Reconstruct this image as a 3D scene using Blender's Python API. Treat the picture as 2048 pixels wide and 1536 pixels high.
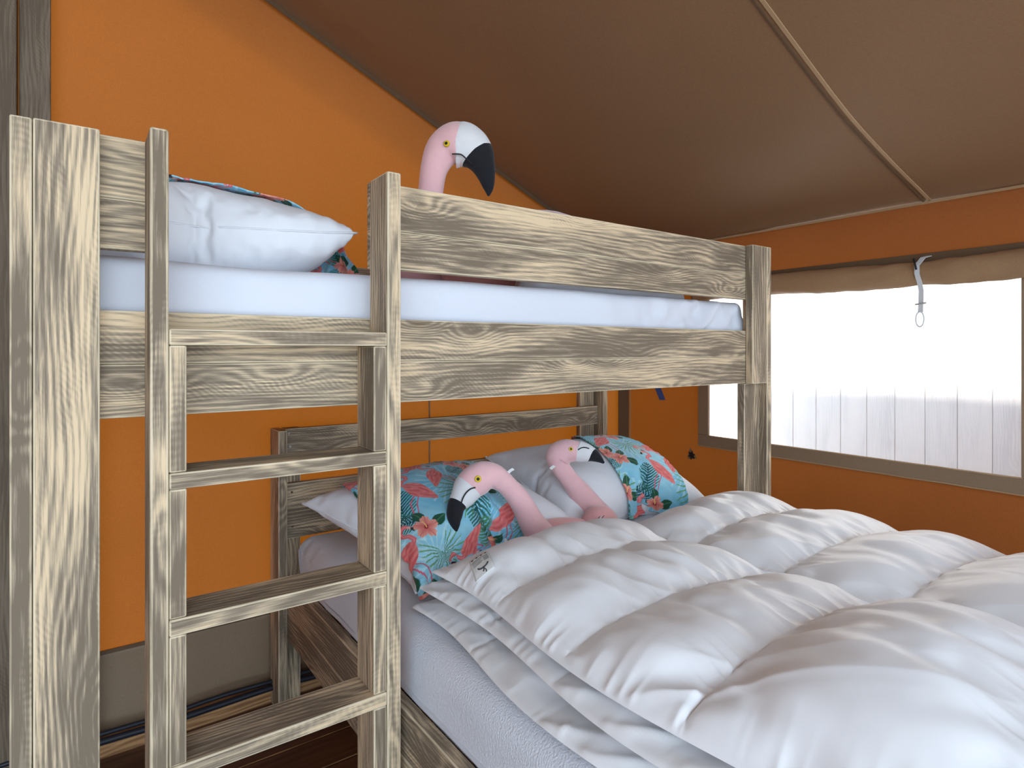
import bpy, bmesh, math, random
import numpy as np
from mathutils import Vector, Matrix, noise as mnoise

for o in list(bpy.data.objects):
    bpy.data.objects.remove(o, do_unlink=True)
scene = bpy.context.scene
COL = scene.collection
random.seed(7)
NPR = np.random.RandomState(11)

# ------------------------------------------------------------------ camera, sky, sun, exposure
F_PX, YAW, HOR, CZ = 1200.0, math.radians(35.85), 700.0, 1.19
cam_d = bpy.data.cameras.new('camera')
cam_d.sensor_width = 36.0
cam_d.lens = F_PX / 2048 * 36.0
cam_d.shift_y = -(768 - HOR) / 2048
cam_d.clip_start = 0.02
cam = bpy.data.objects.new('camera', cam_d)
COL.objects.link(cam)
cam.location = (0, 0, CZ)
cam.rotation_euler = (math.pi / 2, 0, -YAW)
scene.camera = cam

world = bpy.data.worlds.new('world')
scene.world = world
world.use_nodes = True
wb = world.node_tree.nodes['Background']
wb.inputs[0].default_value = (0.68, 0.84, 1.0, 1)
wb.inputs[1].default_value = 3.6

sun_d = bpy.data.lights.new('sun', 'SUN')
sun_d.energy = 9.0
sun_d.angle = math.radians(5)
sun_d.color = (1.0, 0.93, 0.82)
sun = bpy.data.objects.new('sun', sun_d)
COL.objects.link(sun)
sun.location = (-4, 5, 8)
sun.rotation_euler = Vector((1.0, -0.44, -1.06)).to_track_quat('-Z', 'Y').to_euler()

vs = scene.view_settings
vs.view_transform = 'Standard'
vs.look = 'None'
vs.exposure = 0.30
vs.gamma = 1.0
vs.use_curve_mapping = False


def ray_point(u, v, depth):
    """a point of the room seen at photo pixel (u, v), 'depth' metres in front of the camera"""
    s, c = math.sin(YAW), math.cos(YAW)
    a, b = (u - 1024) / F_PX, (HOR - v) / F_PX
    return Vector(((s + a * c) * depth, (c - a * s) * depth, CZ + b * depth))

FWD = Vector((math.sin(YAW), math.cos(YAW), 0))

# ------------------------------------------------------------------ node helpers
class NT:
    def __init__(self, name, rough=0.8):
        self.m = bpy.data.materials.new(name)
        self.m.use_nodes = True
        self.t = self.m.node_tree
        self.b = self.t.nodes['Principled BSDF']
        self.out = self.t.nodes['Material Output']
        self.b.inputs['Roughness'].default_value = rough
        self.b.inputs['Specular IOR Level'].default_value = 0.3

    def n(self, typ, **kw):
        nd = self.t.nodes.new(typ)
        for k, v in kw.items():
            setattr(nd, k, v)
        return nd

    def link(self, a, b):
        self.t.links.new(a, b)

    def math(self, op, a, b=None, clamp=False):
        nd = self.n('ShaderNodeMath', operation=op)
        nd.use_clamp = clamp
        for i, x in enumerate((a, b)):
            if x is None:
                continue
            if isinstance(x, (int, float)):
                nd.inputs[i].default_value = x
            else:
                self.link(x, nd.inputs[i])
        return nd.outputs[0]

    def vmul(self, a, vec):
        nd = self.n('ShaderNodeVectorMath', operation='MULTIPLY')
        self.link(a, nd.inputs[0])
        nd.inputs[1].default_value = vec
        return nd.outputs[0]

    def noise(self, vec, scale=1.0, detail=2.0, rough=0.5, dist=0.0):
        nd = self.n('ShaderNodeTexNoise')
        if vec is not None:
            self.link(vec, nd.inputs['Vector'])
        nd.inputs['Scale'].default_value = scale
        nd.inputs['Detail'].default_value = detail
        nd.inputs['Roughness'].default_value = rough
        nd.inputs['Distortion'].default_value = dist
        return nd.outputs['Fac']

    def ramp(self, fac, stops):
        nd = self.n('ShaderNodeValToRGB')
        self.link(fac, nd.inputs[0])
        el = nd.color_ramp.elements
        while len(el) < len(stops):
            el.new(0.5)
        for e, (p, c) in zip(el, stops):
            e.position = p
            e.color = (c[0], c[1], c[2], 1)
        return nd.outputs[0]

    def mix(self, fac, a, b, blend='MIX'):
        nd = self.n('ShaderNodeMix', data_type='RGBA', blend_type=blend)
        if isinstance(fac, (int, float)):
            nd.inputs[0].default_value = fac
        else:
            self.link(fac, nd.inputs[0])
        for i, x in ((6, a), (7, b)):
            if isinstance(x, tuple):
                nd.inputs[i].default_value = (x[0], x[1], x[2], 1)
            else:
                self.link(x, nd.inputs[i])
        return nd.outputs[2]

    def bump(self, h, strength, dist=0.01):
        nd = self.n('ShaderNodeBump')
        nd.inputs['Strength'].default_value = strength
        nd.inputs['Distance'].default_value = dist
        self.link(h, nd.inputs['Height'])
        self.link(nd.outputs[0], self.b.inputs['Normal'])
        return nd.outputs[0]

    def color(self, c):
        if isinstance(c, tuple):
            self.b.inputs['Base Color'].default_value = (c[0], c[1], c[2], 1)
        else:
            self.link(c, self.b.inputs['Base Color'])

    def sep(self, vec):
        nd = self.n('ShaderNodeSeparateXYZ')
        self.link(vec, nd.inputs[0])
        return nd.outputs

    def attr(self, name):
        return self.n('ShaderNodeAttribute', attribute_name=name)

    def obj(self):
        return self.n('ShaderNodeTexCoord').outputs['Object']

    def translucent(self, color, fac):
        tr = self.n('ShaderNodeBsdfTranslucent')
        if isinstance(color, tuple):
            tr.inputs[0].default_value = (color[0], color[1], color[2], 1)
        else:
            self.link(color, tr.inputs[0])
        mx = self.n('ShaderNodeMixShader')
        mx.inputs[0].default_value = fac
        self.link(self.b.outputs[0], mx.inputs[1])
        self.link(tr.outputs[0], mx.inputs[2])
        self.link(mx.outputs[0], self.out.inputs[0])


# ------------------------------------------------------------------ materials
def mat_weathered_wood(name, dark, mid, light, bias=0.0, edge=False):
    k = NT(name, 0.75)
    g = k.attr('grain').outputs['Vector']
    # growth rings, bent around knots
    vor = k.n('ShaderNodeTexVoronoi')
    k.link(k.vmul(g, (3.2, 9.0, 9.0)), vor.inputs['Vector'])
    vor.inputs['Scale'].default_value = 1.0
    d = vor.outputs['Distance']
    knot = k.math('POWER', 2.718, k.math('MULTIPLY', k.math('MULTIPLY', d, d), -16.0))
    warp = k.noise(k.vmul(g, (1.6, 7.0, 7.0)), 1.0, 2.0)
    s = k.sep(g)
    ring = k.math('ADD', k.math('MULTIPLY', s[1], 560.0), k.math('MULTIPLY', warp, 62.0))
    ring = k.math('ADD', ring, k.math('MULTIPLY', knot, 26.0))
    ring = k.math('SINE', ring)
    # broad patches of wear and fine fibres
    patch = k.noise(k.vmul(g, (2.1, 11.0, 11.0)), 1.0, 4.0, 0.6, 0.4)
    fibre = k.noise(k.vmul(g, (9.0, 260.0, 260.0)), 1.0, 4.0, 0.7)
    # slanted saw marks
    ang = k.math('ADD', k.math('MULTIPLY', s[0], 480.0), k.math('MULTIPLY', s[1], 620.0))
    ang = k.math('ADD', ang, k.math('MULTIPLY', k.noise(k.vmul(g, (14.0, 30.0, 30.0)), 1.0, 3.0), 16.0))
    saw = k.math('SINE', ang)
    sawm = k.noise(k.vmul(g, (3.0, 14.0, 14.0)), 1.3, 2.0)
    sawm = k.math('MULTIPLY', k.math('SUBTRACT', sawm, 0.50), 2.2, True)
    v = k.math('ADD', k.math('SUBTRACT', k.math('MULTIPLY', patch, 1.05), 0.02), k.math('MULTIPLY', ring, 0.075))
    v = k.math('ADD', v, k.math('MULTIPLY', k.math('SUBTRACT', fibre, 0.5), 0.78))
    v = k.math('ADD', v, k.math('MULTIPLY', k.math('MULTIPLY', saw, sawm), 0.09))
    v = k.math('ADD', v, bias)
    col = k.ramp(v, [(0.34, dark), (0.46, mid), (0.55, tuple(0.6 * a + 0.4 * b for a, b in zip(mid, light))), (0.69, light)])
    # dark rim of knots
    k2 = k.math('POWER', 2.718, k.math('MULTIPLY', k.math('MULTIPLY', d, d), -130.0))
    kn = k.noise(k.vmul(g, (1.1, 3.0, 3.0)), 3.0, 0.0)
    k2 = k.math('MULTIPLY', k2, k.math('GREATER_THAN', kn, 0.5))
    col = k.mix(k.math('MULTIPLY', k2, 0.65), col, (0.10, 0.065, 0.035))
    k.color(col)
    h = k.math('ADD', k.math('MULTIPLY', fibre, 0.7), k.math('MULTIPLY', patch, 0.6))
    h = k.math('ADD', h, k.math('MULTIPLY', ring, 0.05))
    k.bump(h, 0.35, 0.002)
    return k.m

M = {}
M['wood'] = mat_weathered_wood('weathered_wood', (0.188, 0.140, 0.095), (0.300, 0.233, 0.162), (0.73, 0.545, 0.345), -0.038)
M['wood_edge'] = mat_weathered_wood('worn_wood_edge', (0.36, 0.29, 0.20), (0.55, 0.45, 0.31), (0.74, 0.61, 0.43), 0.06)
M['post'] = mat_weathered_wood('stained_post_wood', (0.13, 0.094, 0.062), (0.175, 0.130, 0.088), (0.23, 0.178, 0.125), -0.02)

def mat_pine():
    k = NT('pine_beam', 0.6)
    g = k.attr('grain').outputs['Vector']
    warp = k.noise(k.vmul(g, (2, 9, 9)), 1.0, 2.0)
    s = k.sep(g)
    ring = k.math('SINE', k.math('ADD', k.math('MULTIPLY', s[1], 420.0), k.math('MULTIPLY', warp, 40.0)))
    f = k.noise(k.vmul(g, (8, 120, 120)), 1.0, 3.0)
    v = k.math('ADD', f, k.math('MULTIPLY', ring, 0.14))
    k.color(k.ramp(v, [(0.3, (0.24, 0.115, 0.045)), (0.7, (0.50, 0.27, 0.12))]))
    return k.m
M['pine'] = mat_pine()

def mat_floor():
    k = NT('floor_board', 0.42)
    g = k.attr('grain').outputs['Vector']
    f = k.noise(k.vmul(g, (2.5, 60, 60)), 1.0, 4.0)
    p = k.noise(k.vmul(g, (3, 14, 14)), 1.0, 3.0, 0.6, 1.0)
    v = k.math('ADD', k.math('MULTIPLY', f, 0.6), k.math('MULTIPLY', p, 0.45))
    k.color(k.ramp(v, [(0.32, (0.045, 0.020, 0.012)), (0.72, (0.155, 0.070, 0.040))]))
    k.bump(f, 0.12, 0.002)
    return k.m
M['floor'] = mat_floor()

def mat_simple(name, c, rough=0.7, spec=0.3, bump=None, sheen=0.0):
    k = NT(name, rough)
    k.b.inputs['Specular IOR Level'].default_value = spec
    n = k.noise(k.obj(), 9.0, 3.0)
    k.color(k.mix(n, tuple(x * 0.9 for x in c), tuple(min(1, x * 1.08) for x in c)))
    if bump:
        k.bump(k.noise(k.obj(), bump[0], 3.0), bump[1], bump[2])
    if sheen:
        k.b.inputs['Sheen Weight'].default_value = sheen
    return k.m

def mat_canvas(name, c, trans, tcol, rough=0.85):
    k = NT(name, rough)
    co = k.obj()
    w1 = k.noise(k.vmul(co, (900, 900, 120)), 1.0, 1.0)
    w2 = k.noise(k.vmul(co, (120, 120, 900)), 1.0, 1.0)
    weave = k.math('MULTIPLY', k.math('ADD', w1, w2), 0.5)
    big = k.noise(co, 1.7, 3.0)
    f = k.math('ADD', k.math('MULTIPLY', weave, 0.7), k.math('MULTIPLY', big, 0.3))
    col = k.ramp(f, [(0.25, tuple(x * 0.78 for x in c)), (0.75, tuple(min(1, x * 1.2) for x in c))])
    k.color(col)
    k.bump(k.math('ADD', k.math('MULTIPLY', weave, 0.4), k.math('MULTIPLY', k.noise(co, 5.0, 2.0), 3.0)), 0.25, 0.004)
    if trans:
        tc = k.ramp(f, [(0.25, tuple(x * 0.8 for x in tcol)), (0.75, tuple(min(1, x * 1.15) for x in tcol))])
        k.translucent(tc, trans)
    return k.m

M['canvas'] = mat_canvas('orange_canvas', (0.255, 0.082, 0.024), 0.075, (0.80, 0.225, 0.014))
M['roof'] = mat_canvas('brown_roof_canvas', (0.255, 0.145, 0.075), 0.0, None, 0.55)
M['khaki'] = mat_canvas('khaki_pvc', (0.27, 0.185, 0.115), 0.0, None, 0.5)
M['khaki_dark'] = mat_canvas('dark_khaki_tape', (0.13, 0.075, 0.040), 0.0, None, 0.6)
M['blind'] = mat_canvas('tan_blind', (0.36, 0.215, 0.115), 0.12, (0.5, 0.28, 0.12), 0.45)
M['seam'] = mat_simple('seam_tape', (0.42, 0.27, 0.15), 0.6)

def mat_fabric_white(name, c, rough, bump_scale, bump_s, sheen, fold=0.0):
    k = NT(name, rough)
    co = k.obj()
    k.color(c)
    k.b.inputs['Sheen Weight'].default_value = sheen
    k.b.inputs['Sheen Roughness'].default_value = 0.4
    h = k.math('MULTIPLY', k.noise(co, bump_scale, 2.0), 1.0)
    if fold:
        fo = k.noise(k.vmul(co, (14, 14, 30)), 1.0, 3.0, 0.55, 1.2)
        h = k.math('ADD', h, k.math('MULTIPLY', fo, fold))
    k.bump(h, bump_s, 0.004)
    return k.m
M['sheet'] = mat_fabric_white('terry_sheet', (0.74, 0.76, 0.82), 0.9, 260.0, 0.55, 0.3)
M['sheet_up'] = mat_fabric_white('jersey_sheet', (0.68, 0.69, 0.75), 0.85, 400.0, 0.15, 0.2)
M['pillow'] = mat_fabric_white('pillow_cotton', (0.83, 0.83, 0.86), 0.7, 90.0, 0.10, 0.2)
M['duvet'] = mat_fabric_white('satin_duvet', (0.90, 0.90, 0.915), 0.38, 70.0, 0.06, 0.15)
M['duvet'].node_tree.nodes['Principled BSDF'].inputs['Specular IOR Level'].default_value = 0.5
M['blanket'] = mat_fabric_white('grey_blanket', (0.62, 0.62, 0.66), 0.8, 120.0, 0.2, 0.2)

def mat_plush(name, c, sheen=0.6):
    k = NT(name, 0.9)
    co = k.obj()
    n = k.noise(co, 30.0, 3.0)
    k.color(k.mix(n, tuple(x * 0.9 for x in c), tuple(min(1, x * 1.06) for x in c)))
    k.b.inputs['Sheen Weight'].default_value = sheen
    k.bump(k.noise(co, 420.0, 2.0), 0.35, 0.003)
    return k.m
M['pink'] = mat_plush('pink_plush', (0.86, 0.50, 0.51))
M['pink_deep'] = mat_plush('deep_pink_plush', (0.78, 0.38, 0.37))
M['plush_white'] = mat_plush('white_plush', (0.78, 0.76, 0.76))
M['plush_black'] = mat_plush('black_plush', (0.012, 0.012, 0.016), 0.15)
M['black'] = mat_simple('black_thread', (0.012, 0.012, 0.014), 0.5)
M['yellow'] = mat_simple('yellow_felt', (0.72, 0.50, 0.02), 0.6)
M['rubber'] = mat_simple('black_rubber', (0.018, 0.020, 0.028), 0.4)
M['blue_strap'] = mat_simple('navy_webbing', (0.02, 0.03, 0.11), 0.7)
M['white_strap'] = mat_simple('white_webbing', (0.62, 0.62, 0.62), 0.7)
M['metal'] = mat_simple('steel', (0.45, 0.43, 0.40), 0.35)
M['fence'] = mat_weathered_wood('pale_fence_wood', (0.66, 0.64, 0.62), (0.74, 0.72, 0.69), (0.80, 0.77, 0.73), 0.03)
M['gravel'] = mat_simple('pale_ground', (0.62, 0.60, 0.56), 0.9, 0.2, (60.0, 0.5, 0.02))
M['tag'] = mat_simple('label_cloth', (0.74, 0.73, 0.70), 0.6)
M['ink'] = mat_simple('label_ink', (0.05, 0.05, 0.055), 0.7)

def mat_print():
    k = NT('tropical_print_cotton', 0.75)
    a = k.attr('print_colour')
    k.color(a.outputs['Color'])
    k.b.inputs['Sheen Weight'].default_value = 0.15
    k.bump(k.noise(k.obj(), 350.0, 2.0), 0.12, 0.003)
    return k.m
M['print'] = mat_print()

def mat_pane():
    k = NT('clear_window_film', 0.15)
    tr = k.n('ShaderNodeBsdfTransparent')
    tr.inputs[0].default_value = (0.97, 0.98, 1.0, 1)
    mx = k.n('ShaderNodeMixShader')
    mx.inputs[0].default_value = 0.09
    k.color((0.95, 0.96, 0.98))
    k.link(tr.outputs[0], mx.inputs[1])
    k.link(k.b.outputs[0], mx.inputs[2])
    k.link(mx.outputs[0], k.out.inputs[0])
    return k.m
M['pane'] = mat_pane()

# ------------------------------------------------------------------ object helpers
def tag(o, label=None, cat=None, group=None, kind=None):
    if label:
        o['label'] = label
    if cat:
        o['category'] = cat
    if group:
        o['group'] = group
    if kind:
        o['kind'] = kind
    return o

def empty(name, loc=(0, 0, 0)):
    o = bpy.data.objects.new(name, None)
    o.empty_display_size = 0.1
    COL.objects.link(o)
    o.location = loc
    return o

def wloc(o):
    v = Vector(o.location)
    while o.parent:
        o = o.parent
        v += Vector(o.location)
    return v

def link(name, me, mat, loc=(0, 0, 0), parent=None, smooth=True):
    """link a mesh given in coordinates about 'loc' (world); parents carry no rotation"""
    me.name = name
    mats = mat if isinstance(mat, (list, tuple)) else [mat]
    if len(me.materials) == 0:
        for m in mats:
            me.materials.append(M[m])
    o = bpy.data.objects.new(name, me)
    COL.objects.link(o)
    loc = Vector(loc)
    if parent:
        o.parent = parent
        loc = loc - wloc(parent)
    o.location = loc
    if smooth:
        me.polygons.foreach_set('use_smooth', [True] * len(me.polygons))
    return o

def from_np(name, V, Fc, mat, parent=None, smooth=True, origin=None):
    V = np.asarray(V, dtype=float)
    org = V.mean(axis=0) if origin is None else np.asarray(origin, dtype=float)
    me = bpy.data.meshes.new(name)
    me.from_pydata((V - org).tolist(), [], [list(map(int, f)) for f in Fc])
    me.update()
    return link(name, me, mat, org, parent, smooth)

def plank(name, parent, xr, yr, zr, mat=('wood', 'wood_edge'), bevel=0.0028, cut=None, seg=2):
    """a sawn board with eased, worn edges; the grain runs along its longest side"""
    lo = Vector((min(xr), min(yr), min(zr)))
    hi = Vector((max(xr), max(yr), max(zr)))
    c, d = (lo + hi) / 2, hi - lo
    bm = bmesh.new()
    bmesh.ops.create_cube(bm, size=1.0)
    for v in bm.verts:
        v.co = Vector((v.co.x * d.x, v.co.y * d.y, v.co.z * d.z))
    bmesh.ops.bevel(bm, geom=list(bm.edges), offset=bevel, segments=seg, affect='EDGES', profile=0.5)
    for f in bm.faces:
        n = f.normal
        f.material_index = 0 if max(abs(n.x), abs(n.y), abs(n.z)) > 0.999 else 1
        f.smooth = f.material_index == 1
    order = sorted(range(3), key=lambda i: -d[i])
    off = (random.uniform(0, 60), random.uniform(0, 60), random.uniform(0, 60))
    me = bpy.data.meshes.new(name)
    lay = bm.verts.layers.float_vector.new('grain')
    for v in bm.verts:
        v[lay] = (v.co[order[0]] + off[0], v.co[order[1]] + off[1], v.co[order[2]] + off[2])
    bm.to_mesh(me)
    bm.free()
    mm = list(mat) if isinstance(mat, (tuple, list)) else [mat, mat]
    return link(name, me, mm, c, parent, smooth=False)

def box_mesh(bm, lo, hi):
    vs_ = [bm.verts.new((x, y, z)) for z in (lo[2], hi[2]) for y in (lo[1], hi[1]) for x in (lo[0], hi[0])]
    for f in ((0, 2, 3, 1), (4, 5, 7, 6), (0, 1, 5, 4), (2, 6, 7, 3), (0, 4, 6, 2), (1, 3, 7, 5)):
        bm.faces.new([vs_[i] for i in f])

def box(name, lo, hi, mat, parent=None, bevel=0.0):
    bm = bmesh.new()
    c = (Vector(lo) + Vector(hi)) / 2
    box_mesh(bm, Vector(lo) - c, Vector(hi) - c)
    if bevel:
        bmesh.ops.bevel(bm, geom=list(bm.edges), offset=bevel, segments=2, affect='EDGES', profile=0.5)
    me = bpy.data.meshes.new(name)
    bm.to_mesh(me)
    bm.free()
    return link(name, me, mat, c, parent, smooth=False)

def catmull(path, sub):
    P = [Vector(p) for p, r in path]
    R = [r for p, r in path]
    out, n = [], len(P)
    for i in range(n - 1):
        p0, p1, p2, p3 = P[max(i - 1, 0)], P[i], P[i + 1], P[min(i + 2, n - 1)]
        r0, r1, r2, r3 = R[max(i - 1, 0)], R[i], R[i + 1], R[min(i + 2, n - 1)]
        for k in range(sub):
            t = k / sub
            a, b, c, d = -.5 * t + t * t - .5 * t ** 3, 1 - 2.5 * t * t + 1.5 * t ** 3, .5 * t + 2 * t * t - 1.5 * t ** 3, -.5 * t * t + .5 * t ** 3
            out.append((p0 * a + p1 * b + p2 * c + p3 * d, max(0.0004, r0 * a + r1 * b + r2 * c + r3 * d)))
    out.append((P[-1], R[-1]))
    return out

def sweep(name, path, mat, parent=None, normal=None, ns=20, sub=6, squash=1.0, cap=True, wob=0.0, slant=0.0):
    """a tube along control points [(point, radius)], smooth in between; 'normal' is the lateral axis"""
    dn = catmull(path, sub)
    pts, rad = [p for p, r in dn], [r for p, r in dn]
    V, Fc = [], []
    prev = None
    for i, p in enumerate(pts):
        tg = (pts[min(i + 1, len(pts) - 1)] - pts[max(i - 1, 0)]).normalized()
        if normal is not None:
            nn = (Vector(normal) - tg * tg.dot(Vector(normal))).normalized()
        else:
            if prev is None:
                prev = tg.orthogonal().normalized()
            nn = (prev - tg * tg.dot(prev)).normalized()
            prev = nn
        bb = tg.cross(nn)
        for k in range(ns):
            a = 2 * math.pi * k / ns
            r = rad[i]
            if wob:
                r *= 1 + wob * mnoise.noise(p * 22 + Vector((math.cos(a), math.sin(a), 0)) * 1.3)
            sl = slant * max(0.0, math.cos(a)) * r * (1 - i / (len(pts) - 1))
            V.append(p + bb * (math.cos(a) * r) + nn * (math.sin(a) * r * squash) + tg * sl)
        if i:
            for k in range(ns):
                a0, a1 = (i - 1) * ns + k, (i - 1) * ns + (k + 1) % ns
                Fc.append((a0, a1, a1 + ns, a0 + ns))
    if cap:
        for idx, base in ((0, 0), (-1, (len(pts) - 1) * ns)):
            V.append(pts[idx])
            for k in range(ns):
                f = (base + k, base + (k + 1) % ns, len(V) - 1)
                Fc.append(f if idx else f[::-1])
    return from_np(name, [list(v) for v in V], Fc, mat, parent)

def ribbon(name, pts, width_dir, width, mat, parent=None, thick=0.0015):
    """a flat strap of real thickness along points"""
    P = [Vector(p) for p in pts]
    wd = Vector(width_dir).normalized() * width / 2
    V, Fc = [], []
    for i, p in enumerate(P):
        tg = (P[min(i + 1, len(P) - 1)] - P[max(i - 1, 0)]).normalized()
        nn = tg.cross(wd).normalized() * thick / 2
        V += [p - wd - nn, p + wd - nn, p + wd + nn, p - wd + nn]
        if i:
            b = (i - 1) * 4
            for k in range(4):
                Fc.append((b + k, b + (k + 1) % 4, b + 4 + (k + 1) % 4, b + 4 + k))
    Fc += [(3, 2, 1, 0), tuple((len(P) - 1) * 4 + k for k in range(4))]
    return from_np(name, [list(v) for v in V], Fc, mat, parent, smooth=False)

def grid_solid(name, func, nu, nv, mat, parent=None, thick=0.004, smooth=True):
    """a sheet func(a, b) -> point over the unit square, given a thickness"""
    V = [list(func(i / nu, j / nv)) for j in range(nv + 1) for i in range(nu + 1)]
    Fc = [(j * (nu + 1) + i, j * (nu + 1) + i + 1, (j + 1) * (nu + 1) + i + 1, (j + 1) * (nu + 1) + i) for j in range(nv) for i in range(nu)]
    o = from_np(name, V, Fc, mat, parent, smooth)
    md = o.modifiers.new('thickness', 'SOLIDIFY')
    md.thickness = thick
    md.offset = 0
    return o

# ------------------------------------------------------------------ the room
YB, XR, FLOOR_T = 2.17, 2.32, 0.03
ROOF = [(-3.2, 2.55), (-0.95, 3.05), (0.5364, 2.40), (1.19, 2.112), (1.77, 1.858), (2.06, 1.762), (2.32, 1.69), (2.62, 1.60)]
def roof_z(x):
    for (x0, z0), (x1, z1) in zip(ROOF, ROOF[1:]):
        if x <= x1:
            return z0 + (z1 - z0) * (x - x0) / (x1 - x0)
    return ROOF[-1][1]
def roof_s(x):
    return (roof_z(x - 0.09) + roof_z(x) * 2 + roof_z(x + 0.09)) / 4 if x > -0.8 else roof_z(x)

floor = box('floor', (-3.2, -1.5, -0.12), (XR, YB + 0.02, -0.03), 'pine')
tag(floor, kind='structure')
yy, i = 2.117, 0
while yy > -1.35:
    y0 = yy - 0.1395
    plank('floor_board', floor, (-3.15, XR - 0.03), (y0 + 0.0022, yy - 0.0022), (-0.03, 0.0), ('floor', 'pine'), 0.0022, seg=1)
    yy -= 0.1395
    i += 1

# gable wall of orange canvas
def wall_outline(n=60):
    xs = [-3.2 + (XR + 3.2) * k / n for k in range(n + 1)]
    return xs
xs = wall_outline(140)
V, Fc = [], []
nz = 30
for ix, x in enumerate(xs):
    zt = roof_s(x) - 0.004
    for j in range(nz + 1):
        z = 0.28 + (zt - 0.28) * j / nz
        bulge = 0.010 * mnoise.noise(Vector((x * 1.3, z * 0.9, 3.1))) + 0.003 * mnoise.noise(Vector((x * 6, z * 1.2, 9.1)))
        V.append((x, YB + 0.010 + bulge, z))
for ix in range(len(xs) - 1):
    for j in range(nz):
        a = ix * (nz + 1) + j
        Fc.append((a, a + nz + 1, a + nz + 2, a + 1))
wall_back = tag(from_np('wall_back', V, Fc, 'canvas'), kind='structure')

def skirt_f(a, b):
    x = -3.2 + (XR + 3.2) * a
    z = -0.02 + 0.31 * b
    return (x, YB - 0.002 + 0.010 * mnoise.noise(Vector((x * 5, z * 5, 0.4))) + 0.02 * (1 - b) * mnoise.noise(Vector((x * 2.2 + z * 3, z * 2, 7.0))), z)
grid_solid('skirt', skirt_f, 220, 14, 'khaki', wall_back, 0.003)
ribbon('skirt_seam', [(-3.2 + k * 0.23, YB - 0.004, 0.286) for k in range(25)], (0, 0, 1), 0.012, 'khaki_dark', wall_back, 0.003)
# vertical seam and corner strip
ribbon('wall_seam', [(1.1525, YB - 0.004, 0.3 + 0.1 * k) for k in range(15)], (1, 0, 0), 0.006, 'khaki', wall_back, 0.002)
ribbon('roof_edge_binding', [(x, YB - 0.012, roof_s(x) - 0.014) for x in [-0.9 + 0.08 * k for k in range(41)]], (0, 0.3, 1), 0.020, 'khaki_dark', wall_back, 0.004)
ribbon('corner_strip', [(XR - 0.055, YB - 0.012, 0.05 + 0.08 * k) for k in range(21)], (1, 0, 0), 0.075, 'khaki_dark', wall_back, 0.003)
ribbon('corner_piping', [(XR - 0.012, YB - 0.018, 0.05 + 0.08 * k) for k in range(21)], (1, 0, 0), 0.006, 'seam', wall_back, 0.003)

# right wall with its window opening
WY0, WY1, WZ0, WZ1 = 0.565, 1.685, 0.80, 1.50
def wall_r(y, z):
    return (XR + 0.004 + 0.007 * mnoise.noise(Vector((y * 1.6, z * 1.7, 5.5))) + 0.002 * mnoise.noise(Vector((y * 7, z * 3, 2.5))), y, z)
ysp = sorted(set([round(-1.5 + 0.05 * k, 3) for k in range(74)] + [WY0, WY1, YB + 0.01]))
ysp = [y for y in ysp if y <= YB + 0.01]
zsp = sorted(set([round(0.02 + 0.05 * k, 3) for k in range(34)] + [WZ0, WZ1, 1.692]))
idx, V, Fc = {}, [], []
for y in ysp:
    for z in zsp:
        idx[(y, z)] = len(V)
        V.append(wall_r(y, z))
for a, b in zip(ysp, ysp[1:]):
    for c, d in zip(zsp, zsp[1:]):
        if WY0 - 1e-6 < (a + b) / 2 < WY1 and WZ0 < (c + d) / 2 < WZ1:
            continue
        Fc.append((idx[(a, c)], idx[(a, d)], idx[(b, d)], idx[(b, c)]))
wall_right = tag(from_np('wall_right', V, Fc, 'canvas'), kind='structure')

window = tag(empty('window_1', (XR, WY0, WZ0)), kind='structure')
def tape(name, y0, y1, z0, z1, mat='khaki'):
    box(name, (XR - 0.010, y0, z0), (XR - 0.003, y1, z1), mat, window, 0.002)
tape('frame_tape', WY0 - 0.05, WY1 + 0.052, WZ0 - 0.052, WZ0 + 0.004)
tape('frame_tape', WY1 - 0.004, WY1 + 0.052, WZ0 + 0.004, WZ1)
tape('frame_tape', WY0 - 0.05, WY0 + 0.004, WZ0 + 0.004, WZ1)
tape('frame_tape', WY0 - 0.05, WY1 + 0.052, WZ1 - 0.040, WZ1 + 0.016, 'khaki_dark')  # top tape darker than the rest: the rolled blind's shadow, put into its colour
def hem(y0, y1, z):
    ribbon('frame_piping', [(XR - 0.012, y0 + (y1 - y0) * k / 20, z + 0.003 * mnoise.noise(Vector((y0 + k * 0.7, 0, 0)))) for k in range(21)], (0, 0, 1), 0.004, 'seam', window, 0.003)
hem(WY0 - 0.05, WY1 + 0.052, WZ0 - 0.048)
hem(WY0 - 0.0, WY1, WZ0 + 0.002)
def pane_f(a, b):
    y = WY0 - 0.01 + (WY1 - WY0 + 0.02) * a
    z = WZ0 - 0.01 + (WZ1 - WZ0 + 0.02) * b
    return (XR + 0.006 + 0.004 * mnoise.noise(Vector((y * 1.5, z * 1.2, 0))), y, z)
grid_solid('pane', pane_f, 40, 24, 'pane', window, 0.001)
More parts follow.
